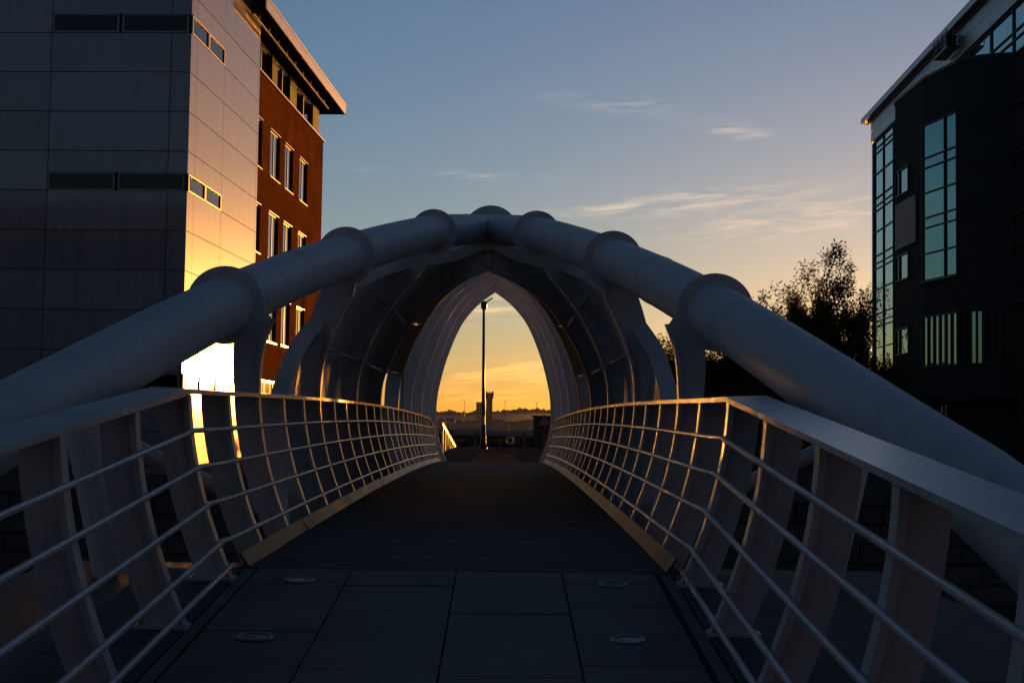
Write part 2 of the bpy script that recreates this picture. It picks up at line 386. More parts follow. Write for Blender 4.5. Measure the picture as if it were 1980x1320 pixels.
SP = [(0, 25.0, 4.36), (0, 29.4, 4.86), (0, 33.6, 5.24), (0, 37.8, 5.54), (0, 42, 5.76), (0, 46.6, 5.86)]
t = MB().tube(catmull(SP, 8), .245, 40).build('spine_tube', 'paint', BR); smooth_by_angle(t)
for i, (x, y, z) in enumerate(SP[1:]):
    c = MB().tube([(0, min(y, 46.2)-.02, z), (0, min(y, 46.2)+.02, z)], .56 if i == 0 else .335, 48).build('collar', 'paint', t); smooth_by_angle(c)

# parapet posts between the ribs and down both ramps
IH = iz(1.17)
pd = []
for k in range(-6, 26):
    d = 12.6+1.4*k
    if k >= 0 and k % 3 == 0 and d < 46.5: continue
    if d > 45: continue
    pd.append(d)
for d in pd:
    zb = deck_z(d)
    for sx in (-1, 1):
        po = MB().strip(rib_pairs(d, sx, 1, IH, zb=zb, tab=SLIM), d-.009, d+.009).build('post', 'paint', BR)
        MB().strip(rib_pairs(d, sx, 0, IH, -.036, 0., zb), d-.055, d+.055).build('flange', 'gloss', po)
        if d < D0:
            fp = MB().box(min(sx*1.46, sx*1.76), max(sx*1.46, sx*1.76), d-.07, d+.07, zb-.03, zb+.004+.09*.07).build('foot_plate', 'paint', po)
            for bx_ in (1.50, 1.72):
                for by_ in (-.05, .05): MB().tube([(sx*bx_, d+by_, zb), (sx*bx_, d+by_, zb+.03)], .012, 6).build('bolt', 'ring', po)
# handrail plates and tubular rails
hs = [3.4+.7*i for i in range(int((44.8-3.4)/.7)+1)]
hs = [y for y in hs if abs(y-9.8) > .3]; hs = sorted(hs+[9.8])
def hz(y): return deck_z(min(y, 44)) if y > D0 else (0 if y > 9.8 else RZ*(9.8-y))
for sx in (-1, 1):
    v = []; f = []
    for y in hs:
        z = hz(y)+1.172
        for (x, zz) in ((1.765, z), (2.04, z+.012), (2.04, z+.045), (1.765, z+.033)): v.append((sx*x, y, zz))
    n = len(hs)
    for i in range(n-1):
        for e in range(4): f.append((4*i+e, 4*i+(e+1) % 4, 4*i+4+(e+1) % 4, 4*i+4+e))
    f += [(0, 1, 2, 3), (4*n-4, 4*n-3, 4*n-2, 4*n-1)]
    h = pyd('handrail', v, f, 'gloss', BR)
    for rz in (.93, .69, .45, .20):
        i = iz(rz); px = prof(20, i, -.052); pts = [(sx*px.x, y, hz(y)+rz) for y in hs if y < 44.3]
        r = MB().tube(pts, .0185, 8).build('rail', 'gloss', BR, True)
    px = prof(20, iz(.0), -.045)
    MB().tube([(sx*(px.x+.02), y, hz(y)+.035) for y in hs if y < D0+.2], .0185, 8).build('rail', 'gloss', BR, True)
# kerb plates
ks = [D0, 11.7, 13.3, 17.5, 21.7, 25.9, 30.1, 34.3, 38.5, 42]
for sx in (-1, 1):
    for a, b in zip(ks, ks[1:]):
        n = 6; v = []; f = []; tw = random.uniform(-.006, .006)
        for i in range(n+1):
            y = a+.006+(b-a-.012)*i/n; z = deck_z(y)
            for (x, zz) in ((1.43+tw, z+.004), (1.50+tw, z+.095), (1.512+tw, z+.088), (1.442+tw, z-.01)): v.append((sx*x, y, zz))
        for i in range(n):
            for e in range(4): f.append((4*i+e, 4*i+(e+1) % 4, 4*i+4+(e+1) % 4, 4*i+4+e))
        f += [(0, 1, 2, 3), (4*n, 4*n+1, 4*n+2, 4*n+3)]
        pyd('kerb_plate', v, f, 'steel', BR)
# deck: carcass and boards
dk = pyd('deck', *ramp_sheet(-1.56, 1.56, D0, D1, -.03, .28), 'joint', BR)
bd = MB(); y = D0+.005
while y < D1-.1:
    z = deck_z(y)+random.uniform(-.002, .002); z2 = deck_z(y+.135)
    bd.add([(-1.5, y, z-.03), (1.5, y, z-.03), (1.5, y+.135, z2-.03), (-1.5, y+.135, z2-.03), (-1.5, y, z), (1.5, y, z), (1.5, y+.135, z2), (-1.5, y+.135, z2)], BOXF); y += .143
tag(bd.build('deck_boards', 'deck', dk), kind='stuff')
# edge beams below the deck
for sx in (-1, 1):
    MB().tube([(sx*1.35, y, deck_z(y)-.42) for y in hs if D0 <= y <= D1], .16, 16).build('edge_beam', 'paint', BR, True)

# canopy: sheets outside the ribs, cut on a slant at the near end
EDGE = [(-.2, 13.1), (.0, 13.3), (.34, 14.0), (1.0, 14.9), (1.38, 15.5), (1.77, 16.2), (2.55, 18.0), (2.8, 19.2), (3.09, 21.2), (3.3, 23.6), (3.45, 24.9), (3.6, 25.1)]
SHE = 31.9
def sh_off(i): return lerp([(-.3, .20), (1.2, .235), (1.8, .235), (2.4, .22), (2.95, .24), (3.25, .34), (3.45, .42), (3.6, .46)], BASE[i].y)
crs = [0, iz(.6), iz(1.2), iz(1.8), iz(2.55), iz(3.1), NB-1]
seams = [13.0+.84*i for i in range(23)]; seams = [s for s in seams if s < SHE-.3]+[SHE]
for sx in (-1, 1):
    for c0, c1 in zip(crs, crs[1:]):
        for a, b in zip(seams, seams[1:]):
            idx = list(range(c0, c1+1)); rows = []
            for i in idx:
                e = lerp(EDGE, BASE[i].y); aa = max(a, e)+.004; bb = b-.004
                if c1 <= iz(1.8) and a > 25.0: bb = aa-1
                if bb-aa > .01: rows.append((i, aa, bb))
                elif rows or bb > e-.6: rows.append((i, max(bb, e)-.004, max(bb, e)))
            rows = [r for r in rows if True]
            if len(rows) < 2 or max(r[2]-r[1] for r in rows) < .03: continue
            v = []; f = []
            for (i, aa, bb) in rows:
                for d in (aa, bb):
                    z0 = deck_z(d)*.7
                    p = prof(d, i, sh_off(i)); q = prof(d, i, sh_off(i)+.025)
                    v.append((sx*max(p.x, .0), d, p.y+z0)); v.append((sx*max(q.x, .0), d, q.y+z0))
            n = len(rows)
            for r in range(n-1):
                p, q = 4*r, 4*r+4       # order: a-in, a-out, b-in, b-out
                f += [(p, p+2, q+2, q), (p+1, q+1, q+3, p+3), (p, q, q+1, p+1), (p+2, p+3, q+3, q+2)]
            f += [(0, 1, 3, 2), (4*n-4, 4*n-2, 4*n-1, 4*n-3)]
            o = pyd('panel', v, f, 'clad', BR)
    # slanted edge trim, in five lengths
    for c0, c1 in zip(crs, crs[1:]):
        v = []; f = []
        for i in range(c0, c1+1):
            d = lerp(EDGE, BASE[i].y)-.03; z0 = deck_z(d)*.7
            p = prof(d, i, sh_off(i)-.13); q = prof(d, i, sh_off(i)+.05)
            for (pp, dd) in ((p, d+.02), (q, d-.02), (q, d), (p, d+.04)):
                v.append((sx*max(pp.x, .002), dd, pp.y+z0))
        n = c1-c0
        for r in range(n):
            for e in range(4): f.append((4*r+e, 4*r+(e+1) % 4, 4*r+4+(e+1) % 4, 4*r+4+e))
        f += [(0, 1, 2, 3), (4*n, 4*n+1, 4*n+2, 4*n+3)]
        pyd('edge_trim', v, f, 'paint', BR)
    # purlins between the ribs
    for zz in (1.8, 2.62):
        i = iz(zz)
        for k in range(1, 4):
            a, b = STN[k], STN[k+1]
            if zz > 2 and k == 1: a = 19.4
            pts = []
            for d in (a, b):
                p = prof(d, i, .06); pts.append((sx*p.x, d, p.y+deck_z(d)*.7))
            MB().tube(pts, .028, 8).build('purlin', 'paint', BR, True)
    # bracing rod behind the canopy, raking props and struts at the near abutment
    p = prof(29.6, iz(2.3), .2); q_ = prof(33.4, iz(1.0), .2)
    MB().tube([(sx*p.x, 29.6, p.y), (sx*q_.x, 33.4, q_.y)], .03, 8).build('brace', 'paint', BR, True)
    pr = MB().tube([(sx*3.24, 13.5, -.42), (sx*3.62, 13.5, 1.25)], .155, 24).build('prop', 'paint', BR); smooth_by_angle(pr)
    st = MB().tube([(sx*3.5, 13.7, .93), (sx*1.6, 14.53, -.06)], .075, 16).build('strut', 'paint', BR); smooth_by_angle(st)
    MB().tube([(sx*2.1, 14.31, .33), (sx*1.9, 14.40, .25)], .1, 16).build('sleeve', 'paint', st)

# lights sunk in the ramp
for i, (x, y, lab) in enumerate([(-1.03, 9.75, 'round light sunk in the paving left of the deck joint'), (-1.05, 8.15, 'round light in paving beside the left posts, lower on the ramp'),
                                 (1.03, 9.75, 'round light sunk in the paving right of the deck joint'), (1.0, 8.2, 'round light in paving beside the right posts, lower on the ramp')]):
    z = deck_z(y); o = tag(empty('ground_light', (x, y, z)), lab, 'ground light', 'lights sunk in the ramp paving')
    o.rotation_euler = (math.atan(.09), 0, 0)
    n = 32; v = []; f = []
    for r_, zz in ((.105, .001), (.098, .009), (.078, .009), (.074, .002)):
        for j in range(n): a = 2*math.pi*j/n; v.append((r_*math.cos(a), r_*math.sin(a), zz))
    for k in range(3):
        for j in range(n): f.append((k*n+j, k*n+(j+1) % n, (k+1)*n+(j+1) % n, (k+1)*n+j))
    pyd('ring', v, f, 'ring', o, True)
    MB().tube([(0, 0, -.02), (0, 0, .004)], .0745, 32).build('lens', 'lens', o)

# ------------------------------------------------------------------ left office building
AZB = R_(2.97); DX, DY = math.sin(AZB), math.cos(AZB)
def side(u, v, z): return (-11.03+DX*u+DY*v, 52+DY*u-DX*v, z)          # u away from the corner, v outwards (towards the bridge)
def front(u, v, z): return (-11.03-DY*u-DX*v, 52+DX*u-DY*v, z)         # u to the left, v outwards (towards the viewer)
OB = tag(empty('office_building', side(0, 0, PLZ)), 'office building with a tall metal panelled tower and a red brick wing', 'building')
OB.location = (0, 0, 0)
m = MB(); m.add([front(u, v, z) for z in (-.8, 21) for u, v in ((.05, -.05), (16, -.05), (16, -11.2), (.05, -11.2))], BOXF); m.build('tower_core', 'back', OB)
rowz = [-.75+1.42*k for k in range(16)]
rowz = [14.87-1.42*k for k in range(12, -5, -1)]
WINR = [(14.93, 15.50), (9.24, 9.77), (2.13, 2.66)]
def panel_face(F, edges, wcols, wspans):
    for r, (z0, z1) in enumerate(zip(rowz, rowz[1:])):
        z0 = max(z0, -.8)
        win = [q for q in WINR if z0-.02 < q[0] < z1]
        for c, (a, b) in enumerate(zip(edges, edges[1:])):
            zz = z0
            if win and c in wcols: zz = win[0][1]+.05
            if z1-zz > .1: MB().fbox(F, a+.014, b-.014, -.03, random.uniform(-.002, .002), zz+.014, z1-.014).build('panel', 'panel', OB)
    for q in WINR:
        for (a, b) in wspans:
            fr_ = MB(); z0, z1 = q
            fr_.fbox(F, a, b, -.04, .012, z0-.05, z0).fbox(F, a, b, -.04, .012, z1, z1+.045).fbox(F, a, a+.06, -.04, .012, z0, z1).fbox(F, b-.06, b, -.04, .012, z0, z1)
            wd = fr_.build('window', 'frame', OB)
            MB().fbox(F, a+.06, b-.06, -.045, -.035, z0, z1).build('pane', 'slot', wd)
panel_face(front, [0.0, .71, 5.05, 9.4, 13.8], (0, 1), [(.10, 2.5), (2.62, 5.03)])
panel_face(side, [0.0, .92, 4.95, 10.9, 11.2], (0, 1), [(.16, 2.5), (2.56, 4.93)])
# brick wing
def wside(u, v, z): return side(u, v-.5, z)
def holed_wall(F, u0, u1, z0, z1, holes, depth, name, mt, parent):
    us = sorted({u0, u1, *[h[0] for h in holes], *[h[1] for h in holes]}); zs = sorted({z0, z1, *[h[2] for h in holes], *[h[3] for h in holes]})
    v = []; f = []; uv = []
    def quad(P, U):
        k = len(v); v.extend(P); f.append((k, k+1, k+2, k+3)); uv.extend(U)
    for a, b in zip(us, us[1:]):
        for c, d in zip(zs, zs[1:]):
            if any(h[0] <= a and b <= h[1] and h[2] <= c and d <= h[3] for h in holes): continue
            quad([F(a, 0, c), F(b, 0, c), F(b, 0, d), F(a, 0, d)], [(a, c), (b, c), (b, d), (a, d)])
    for (a, b, c, d) in holes:
        for (p, q_) in (((a, c), (a, d)), ((b, c), (b, d)), ((a, c), (b, c)), ((a, d), (b, d))):
            quad([F(p[0], 0, p[1]), F(q_[0], 0, q_[1]), F(q_[0], -depth, q_[1]), F(p[0], -depth, p[1])], [(p[0], p[1]), (q_[0], q_[1]), (q_[0]+depth, q_[1]), (p[0]+depth, p[1])])
    me = bpy.data.meshes.new(name); me.from_pydata(v, [], f); me.update()
    ul = me.uv_layers.new(name='UVMap')
    for i, c in enumerate(uv): ul.data[i].uv = c
    return link(name, me, mt, parent)
uc = [(12.2, 14.2), (16.0, 18.2), (19.42, 21.45), (23.15, 25.28)]
zr = [(12.5, 14.68), (8.65, 10.82), (4.8, 6.95)]
holes = [(a, b, c, d) for a, b in uc for c, d in zr]+[(12.4, 20.0, 2.32, 2.94)]
holed_wall(wside, 11.2, 29.85, -.8, 16.75, holes, .22, 'brick_wall', 'brick', OB)
m = MB(); m.fbox(wside, 11.0, 29.8, -9, -.24, -.8, 16.7); m.build('wing_core', 'back', OB)
holed_wall(lambda u, v, z: (wside(29.85, -u, z)[0], wside(29.85, -u, z)[1], z), 0, 9, -.8, 16.75, [], .1, 'end_wall', 'brick', OB)
for (a, b, c, d) in holes:
    wd = MB(); F = wside
    wd.fbox(F, a, a+.07, -.14, -.07, c, d).fbox(F, b-.07, b, -.14, -.07, c, d).fbox(F, a+.07, b-.07, -.14, -.07, c, c+.07).fbox(F, a+.07, b-.07, -.14, -.07, d-.07, d)
    nm = 4 if b-a > 4 else 2
    for j in range(1, nm): x = a+(b-a)*j/nm; wd.fbox(F, x-.03, x+.03, -.14, -.07, c+.07, d-.07)
    wo_ = wd.build('window', 'dframe', OB)
    for j in range(nm):
        MB().fbox(F, a+(b-a)*j/nm+.035, a+(b-a)*(j+1)/nm-.035, -.11, -.10, c+.05, d-.05).build('pane', 'glass', wo_)
    MB().fbox(F, a-.05, b+.05, -.2, .05, c-.06, c-.004).build('sill', 'sill', wo_)
    MB().fbox(F, a-.04, b+.04, -.06, .03, d+.004, d+.05).build('lintel_trim', 'sill', wo_)
MB().fbox(wside, 11.2, 30.0, -.3, .09, 16.76, 16.84).build('cornice', 'sill', OB)
# glazed top storey, set back, with piers and deep eaves
MB().fbox(wside, 11.2, 29.0, -8, -.34, 16.85, 18.36).build('attic_core', 'back', OB)
for a, b in ((11.4, 12.6), (16.6, 17.8), (20.9, 22.6), (27.2, 29.0)):
    MB().fbox(wside, a, b, -.33, -.12, 16.85, 18.36).build('pier', 'dark', OB)
for a, b in ((12.6, 16.6), (17.8, 20.9), (22.6, 27.2)):
    wd = MB().fbox(wside, a, b, -.33, -.2, 16.85, 16.95).fbox(wside, a, b, -.33, -.2, 18.25, 18.36)
    wd.fbox(wside, (a+b)/2-.04, (a+b)/2+.04, -.33, -.2, 16.95, 18.25)
    wo_ = wd.build('window', 'frame', OB)
    for p, q_ in ((a, (a+b)/2-.04), ((a+b)/2+.04, b)): MB().fbox(wside, p+.01, q_-.01, -.3, -.28, 16.95, 18.25).build('pane', 'slot', wo_)
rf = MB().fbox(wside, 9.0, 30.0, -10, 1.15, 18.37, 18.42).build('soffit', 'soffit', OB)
u = 9.0
while u < 30:
    MB().fbox(wside, u+.01, min(u+1.5, 30.0)-.01, 1.15, 1.2, 18.36, 18.84).build('fascia_panel', 'fascia', OB); u += 1.5
MB().fbox(wside, 30.0, 30.05, -10, 1.2, 18.36, 18.84).build('fascia_panel', 'fascia', OB)
MB().fbox(wside, 9.0, 30.05, -10, 1.22, 18.85, 18.93).build('roof', 'rgrey', OB)
MB().fbox(wside, 9.0, 27.4, .64, .70, 18.08, 18.15).build('gutter_rail', 'sill', OB)
for u in range(10, 28, 2): MB().fbox(wside, u, u+.06, .64, .70, 18.17, 18.37).build('hanger', 'dframe', OB)

# ------------------------------------------------------------------ right office building
def rf_(u, v, z): return (24.3+DX*u-DY*v, 90+DY*u+DX*v, z)              # v outwards, towards the bridge
GB = tag(empty('glass_office', (0, 0, 0)), 'dark office building with a bowed black front, green glass and overhanging roof', 'building')
m = MB(); m.fbox(rf_, -45, 6.6, -16, -.12, PLZ-.1, 20.2); m.build('core', 'dark', GB)
def glaze(F, u0, u1, z0, z1, cols_, rows_, name='window', glass='teal', fw_=.06, v=0., parent=GB):
    us = [u0+(u1-u0)*i for i in cols_]; zs = [z0+(z1-z0)*i for i in rows_]
    fr_ = MB()
    for x in us: fr_.fbox(F, x-fw_/2, x+fw_/2, v-.1, v+.05, z0, z1)
    for z in zs:
        for a, b in zip(us, us[1:]): fr_.fbox(F, a+fw_/2, b-fw_/2, v-.1, v+.04, z-fw_/2, z+fw_/2)
    wd = fr_.build(name, 'dframe', parent)
    for a, b in zip(us, us[1:]):
        for c, d in zip(zs, zs[1:]):
            MB().fbox(F, a+fw_/2, b-fw_/2, v-.05, v-.03, c+fw_/2, d-fw_/2).build('pane', glass, wd)
    return wd
sto = [16.3, 12.5, 8.7, 4.9]
for z0 in sto:
    glaze(rf_, .6, 6.6, z0, z0+3.8, (0, .5, 1), (0, .42, .78, .87, 1))
glaze(rf_, -32, .5, 18.0, 20.1, [i/9 for i in range(10)], (0, .3, .48, 1))
MB().fbox(rf_, 6.6, 6.85, -.3, .1, 0, 20.1).build('corner_post', 'rgrey', GB)
u = -44.
while u < 6.8:
    for (a, b) in ((20.15, 20.85), (20.87, 21.5)):
        MB().fbox(rf_, u+.02, min(u+3.2, 6.9)-.02, -.4, .16, a, b).build('fascia_panel', 'rgrey', GB)
    u += 3.2
MB().fbox(rf_, -45, 7.6, -16, .25, 21.52, 21.66).build('roof_edge', 'dframe', GB)
MB().fbox(rf_, -45, 8.3, -16, .55, 21.68, 22.05).build('roof', 'rgrey', GB)
# bowed front
PL = [(24.6, 75.6), (20.9, 75.5), (20.35, 75.2), (20.17, 74.6), (20.16, 69.5), (20.75, 66.0), (21.1, 65.45), (21.56, 65.06), (22.15, 64.75), (22.8, 64.6), (24.6, 64.6)]
n = len(PL); v = [(x, y, z) for z in (2.6, 17.8) for x, y in PL]
f = [(i, (i+1) % n, n+(i+1) % n, n+i) for i in range(n)]+[tuple(range(n)), tuple(range(n, 2*n))]
pyd('bowed_front', v, f, 'dark', GB)
v = [(x-.05 if 0 < i < n-1 else x, y-(.05 if i > 5 else 0), z) for z in (17.8, 17.95) for i, (x, y) in enumerate(PL)]
pyd('coping', v, f, 'dframe', GB)
def seg(p, q_):
    p = Vector((*p, 0)); q_ = Vector((*q_, 0)); t = (q_-p).normalized(); nn = Vector((t.y, -t.x, 0))
    if nn.dot(Vector((-1, -1, 0))) < 0: nn = -nn
    return (lambda u, v, z: tuple(p+t*u+nn*v)[:2]+(z,)), (q_-p).length
F, Ln = seg(PL[4], PL[5])
glaze(F, .03, Ln-.03, 8.17, 15.58, (0, .66, 1), (0, .17, .335, .40, .56, .72, .785, 1), v=.06)
MB().fbox(F, -.1, Ln+.1, -.05, .22, 8.05, 8.13).build('sill', 'dframe', GB)
glaze(F, .03, Ln-.02, 4.1, 6.45, [i/6 for i in range(7)], (0, 1), v=.06)
for a, b in ((5, 6), (6, 7), (7, 8), (8, 9)):
    F2, L2 = seg(PL[a], PL[b]); glaze(F2, .02, L2-.02, 4.1, 6.45, (0, .5, 1) if L2 > .6 else (0, 1), (0, 1), v=.06)
F3, L3 = seg(PL[3], PL[4])
for z0 in (12.9, 8.6, 4.9): glaze(F3, .35, 2.7, z0, z0+1.25, (0, .3, 1), (0, 1), v=.06)
MB().fbox(F3, .3, 4.0, .03, .09, 10.2, 12.5).build('banner', 'banner', GB)
MB().box(20.6, 24, 65.6, 74.8, 2.4, 2.62).build('ground_soffit', 'dark', GB)
# ground storey set back, piers between paired windows
FG, LG = seg((20.75, 74.6), (21.5, 65.8))
MB().fbox(FG, -.2, LG, -2.5, -.1, PLZ-.1, 2.45).build('ground_wall', 'dark', GB)
for a in (.6, 2.6, 4.4, 6.0, 7.4):
    glaze(FG, a, a+1.0, -.4, 2.35, (0, .5, 1), (0, .86, 1), v=.02)
# flank with balconies
MB().box(22.75, 30, 58.0, 64.3, PLZ-.1, 17.7).build('flank', 'dark', GB)
for z in (3.6, 6.7, 9.2, 10.6, 13.2, 15.4):
    MB().box(22.55, 30, 57.8, 64.45, z, z+.12).build('balcony_edge', 'dframe', GB)
# cleaning cradle under the eaves
CR = tag(empty('cleaning_cradle', (0, 0, 0)), 'dark window cleaning cradle hanging under the eaves of the glass building', 'cradle')
MB().fbox(rf_, -16.4, -13.6, .25, .9, 20.55, 20.65).build('floor', 'black', CR)
cr = MB()
for z in (20.9, 21.15, 21.4): cr.fbox(rf_, -16.4, -13.6, .86, .9, z, z+.04).fbox(rf_, -16.4, -13.6, .25, .29, z, z+.04)
for u in (-16.4, -15.5, -14.6, -13.64): cr.fbox(rf_, u, u+.04, .905, .94, 20.66, 21.45)
cr.build('guard', 'black', CR)
MB().fbox(rf_, -15.9, -15.3, .3, .8, 20.66, 21.3).build('motor_box', 'black', CR)
for u in (-16.2, -13.9): MB().tube([rf_(u, .55, 20.66), rf_(u, .55, 21.66)], .03, 6).build('cable', 'black', CR)

# ------------------------------------------------------------------ trees
def tree(name, label, x, y, h, rx, ry, zc0, nleaf, seed, lm, leafsize, group, lean=0.):
    rg = random.Random(seed)
    T = tag(empty(name, (x, y, PLZ)), label, 'tree', group)
    wood = MB(); tips = []
    def limb(p, dirv, ln, r, lev):
        pts = [p]; d = dirv.normalized(); n = 4
        for i in range(n):
            d = (d+Vector((rg.uniform(-.22, .22), rg.uniform(-.22, .22), rg.uniform(-.02, .24)))).normalized()
            pts.append(pts[-1]+d*ln/n)
        wood.tube(pts, [r*(1-.6*i/n) for i in range(n+1)], 6 if lev < 2 else 4, False)
        if lev >= 1: tips.extend(pts[1:])
        if lev < 3:
            for k in range(3 if lev else 6):
                a = rg.uniform(0, 6.283); s = rg.uniform(.45, 1.0) if lev else rg.uniform(.3, 1.)
                base = pts[min(n, 1+int(s*(n-1)+.5))]
                nd = (d*.7+Vector((math.cos(a)*rx/ max(rx, ry), math.sin(a), rg.uniform(.1, .8)))*.8)
                limb(base, nd, ln*rg.uniform(.5, .72), r*.5, lev+1)
    limb(Vector((0, 0, 0)), Vector((lean, 0, 1)), h*.42, .16*h/8, 0)
    # fit twig tips into the crown
    lv = MB(); V = lv.v; Fc = lv.f
    clumps = []
    nc = int(46*rx*ry/6)
    for k in range(nc):
        a = rg.uniform(0, 6.283); q_ = rg.random()**.6; e = rg.uniform(-1, 1)
        z = zc0+(h-zc0)*(.5+.5*e)
        wd = math.sqrt(max(0, 1-abs(e)**2.2))*(1 if e < 0 else (1-.45*e))
        clumps.append((Vector((rx*q_*wd*math.cos(a)+lean*z*.3, ry*q_*wd*math.sin(a), z)), rg.uniform(.35, .8)))
    for c, rr in clumps:
        if not tips: break
        n0 = min(tips, key=lambda t_: (t_-c).length+(1.5 if t_.z > c.z else 0))
        mid = (n0+c)/2+Vector((rg.uniform(-.25, .25), rg.uniform(-.25, .25), rg.uniform(-.3, .1)))
        wood.tube([n0, mid, c, c+Vector((rg.uniform(-.1, .3), rg.uniform(-.2, .2), rr*.8))], [.035, .026, .016, .006], 4, False)
    wood.build('trunk', 'bark', T, True)
    clumps += [(t_, .45) for t_ in tips if t_.z > zc0*.6 and rg.random() < .6]
    for k in range(nleaf):
        c, rr = clumps[rg.randrange(len(clumps))]
        gv = [max(-1.5, min(1.5, rg.gauss(0, 1))) for _ in range(3)]; p = c+Vector((gv[0]*.42, gv[1]*.42, gv[2]*.6+.1))*rr
        ax = Vector((rg.gauss(.25, .5), rg.gauss(0, .5), rg.gauss(.35, .5))).normalized(); bx = ax.cross(Vector((rg.gauss(0, 1), rg.gauss(0, 1), rg.gauss(0, 1)))).normalized()
        s = leafsize*rg.uniform(.6, 1.3); i0 = len(V)
        V.extend([tuple(p), tuple(p+ax*s*.5+bx*s*.16), tuple(p+ax*s), tuple(p+ax*s*.5-bx*s*.16)]); Fc.append((i0, i0+1, i0+2, i0+3))
    me = bpy.data.meshes.new('crown'); me.from_pydata(V, [], Fc); me.update()
    link('crown', me, lm, T)
TG = 'trees in front of the glass building'
tree('willow_tree', 'tall feathery willow tree beside the corner of the glass building', 15.1, 66.5, 9.7, 3.0, 2.2, 1.2, 30000, 3, 'leaf', .19, TG, .10)
tree('willow_tree', 'lower willow tree standing against the black bowed front', 19.0, 76.2, 7.2, 1.5, 1.3, .8, 9000, 5, 'leaf', .19, TG, 0)
tree('willow_tree', 'broad bushy tree between the tall willow and the footbridge', 12.7, 68, 8.1, 2.4, 1.9, .6, 24000, 8, 'leaf2', .19, TG, .02)
tree('shrub_tree', 'small bushy tree growing closest to the footbridge ribs', 8.3, 72, 6.9, 1.2, 1.5, .3, 12000, 12, 'leaf2', .18, TG, 0)
tree('shrub_tree', 'dense dark bushy tree second from the footbridge ribs', 10.6, 73.5, 7.2, 1.8, 1.8, .2, 16000, 15, 'leaf2', .18, TG, 0)
hd = tag(empty('hedge', (13, 76, PLZ)), 'dense dark hedge growing behind the row of trees', 'hedge')
V = []; Fc = []; rg = random.Random(4)
for k in range(24000):
    hx = rg.uniform(-5.6, 4.6); p = Vector((hx, rg.gauss(0, .5), (5.0 if hx < 3.0 else 3.6)*rg.random()**.75)); ax = Vector((rg.gauss(0, 1), rg.gauss(0, 1), rg.gauss(.3, 1))).normalized(); bx = ax.cross(Vector((.3, rg.gauss(0, 1), 1))).normalized()
    s = rg.uniform(.2, .42); i0 = len(V); V += [tuple(p), tuple(p+ax*s*.5+bx*s*.25), tuple(p+ax*s), tuple(p+ax*s*.5-bx*s*.25)]; Fc.append((i0, i0+1, i0+2, i0+3))
me = bpy.data.meshes.new('foliage'); me.from_pydata(V, [], Fc); link('foliage', me, 'leaf2', hd)
st_ = MB()
for k in range(19): x = -5.3+.52*k; st_.tube([(x, rg.uniform(-.2, .2), 0), (x+rg.uniform(-.3, .3), 0, 2.6)], [.07, .02], 5)
st_.build('stems', 'bark', hd)

# ------------------------------------------------------------------ river edge
lp = tag(empty('lamp_post', (-1.05, 105, PLZ)), 'tall black lamp post standing by the river railing', 'lamp post')
pts = [(0, 0, 0), (0, 0, .9), (0, 0, .92), (-.06, 0, 5), (-.12, 0, 9.9)]
MB().tube(pts, [.20, .19, .15, .12, .085], 16).build('column', 'lamp', lp, True)
MB().tube([(0, 0, 0), (0, 0, .12)], .3, 16).build('base_plate', 'lamp', lp)
hdm = MB().tube([(-.12, 0, 9.85), (-.12, 0, 10.0), (-.1, 0, 10.35), (-.1, 0, 10.5)], [.10, .20, .24, .10], 16).build('lantern', 'lamp', lp, True)
MB().tube([(-.12, 0, 10.3), (.5, 0, 10.75)], .05, 8).build('bracket', 'lamp', lp)
MB().tube([(-.05, -.18, 1.7), (-.05, -.18, 2.3)], .17, 12).build('notice_band', 'white', lp)
RG = 'black railing bays along the river edge'
x = -9.0
bay = None
k = 0
while x < 9.5:
    o = tag(empty('railing_bay', (x, 110, PLZ)), 'bay of black tubular railing between two posts along the river', 'railing', RG)
    if bay is None:
        p = MB().tube([(0, 0, 0), (0, 0, 1.02)], .06, 8); p.tube([(0, 0, 1.0), (0, 0, 1.06), (0, 0, 1.16), (0, 0, 1.22)], [.05, .11, .11, .04], 8)
        a = p.build('post', 'black', o)
        rl = [MB().tube([(.06, 0, z), (1.76, 0, z)], .028, 6).build('rail', 'black', o) for z in (.3, .62, .95)]
        bay = [a]+rl
    else:
        for b in bay:
            c = b.copy(); COL.objects.link(c); c.parent = o
    x += 1.82
gw = tag(empty('gangway_rail', (-3.3, 88, PLZ)), 'yellow sunlit handrail sloping down to the landing stage', 'handrail')
def gz(y): return 1.72-1.68*(y/25)
m = MB(); m.add([(-.04, 0, gz(0)-.15), (.04, 0, gz(0)-.15), (.04, 25, gz(25)-.15), (-.04, 25, gz(25)-.15), (-.04, 0, gz(0)+.05), (.04, 0, gz(0)+.05), (.04, 25, gz(25)+.05), (-.04, 25, gz(25)+.05)], BOXF)
m.build('top_bar', 'yellow', gw)
for y in (.4, 4.4, 8.4, 12.4, 16.4, 20.4): MB().box(-.06, .06, y, y+.14, 0, gz(y)-.12).build('post', 'yellow', gw)
yp = tag(empty('marker_post', (.78, 108, PLZ)), 'slim post with a yellow top behind the river railing', 'post')
MB().tube([(0, 0, 0), (0, 0, 1.1)], .035, 8).build('pole', 'black', yp); MB().tube([(0, 0, 1.1), (0, 0, 1.75)], .055, 8).build('top', 'yellow', yp)
lb = tag(empty('lifebuoy', (.84, 109.85, .02)), 'white lifebuoy ring hung on the river railing', 'lifebuoy')
v = []; f = []
for i in range(24):
    a = 6.2832*i/24
    for j in range(8):
        b = 6.2832*j/8; r_ = .26+.075*math.cos(b); v.append((r_*math.cos(a), .075*math.sin(b), r_*math.sin(a)))
for i in range(24):
    for j in range(8): f.append((i*8+j, i*8+(j+1) % 8, ((i+1) % 24)*8+(j+1) % 8, ((i+1) % 24)*8+j))
pyd('ring', v, f, 'white', lb, True)
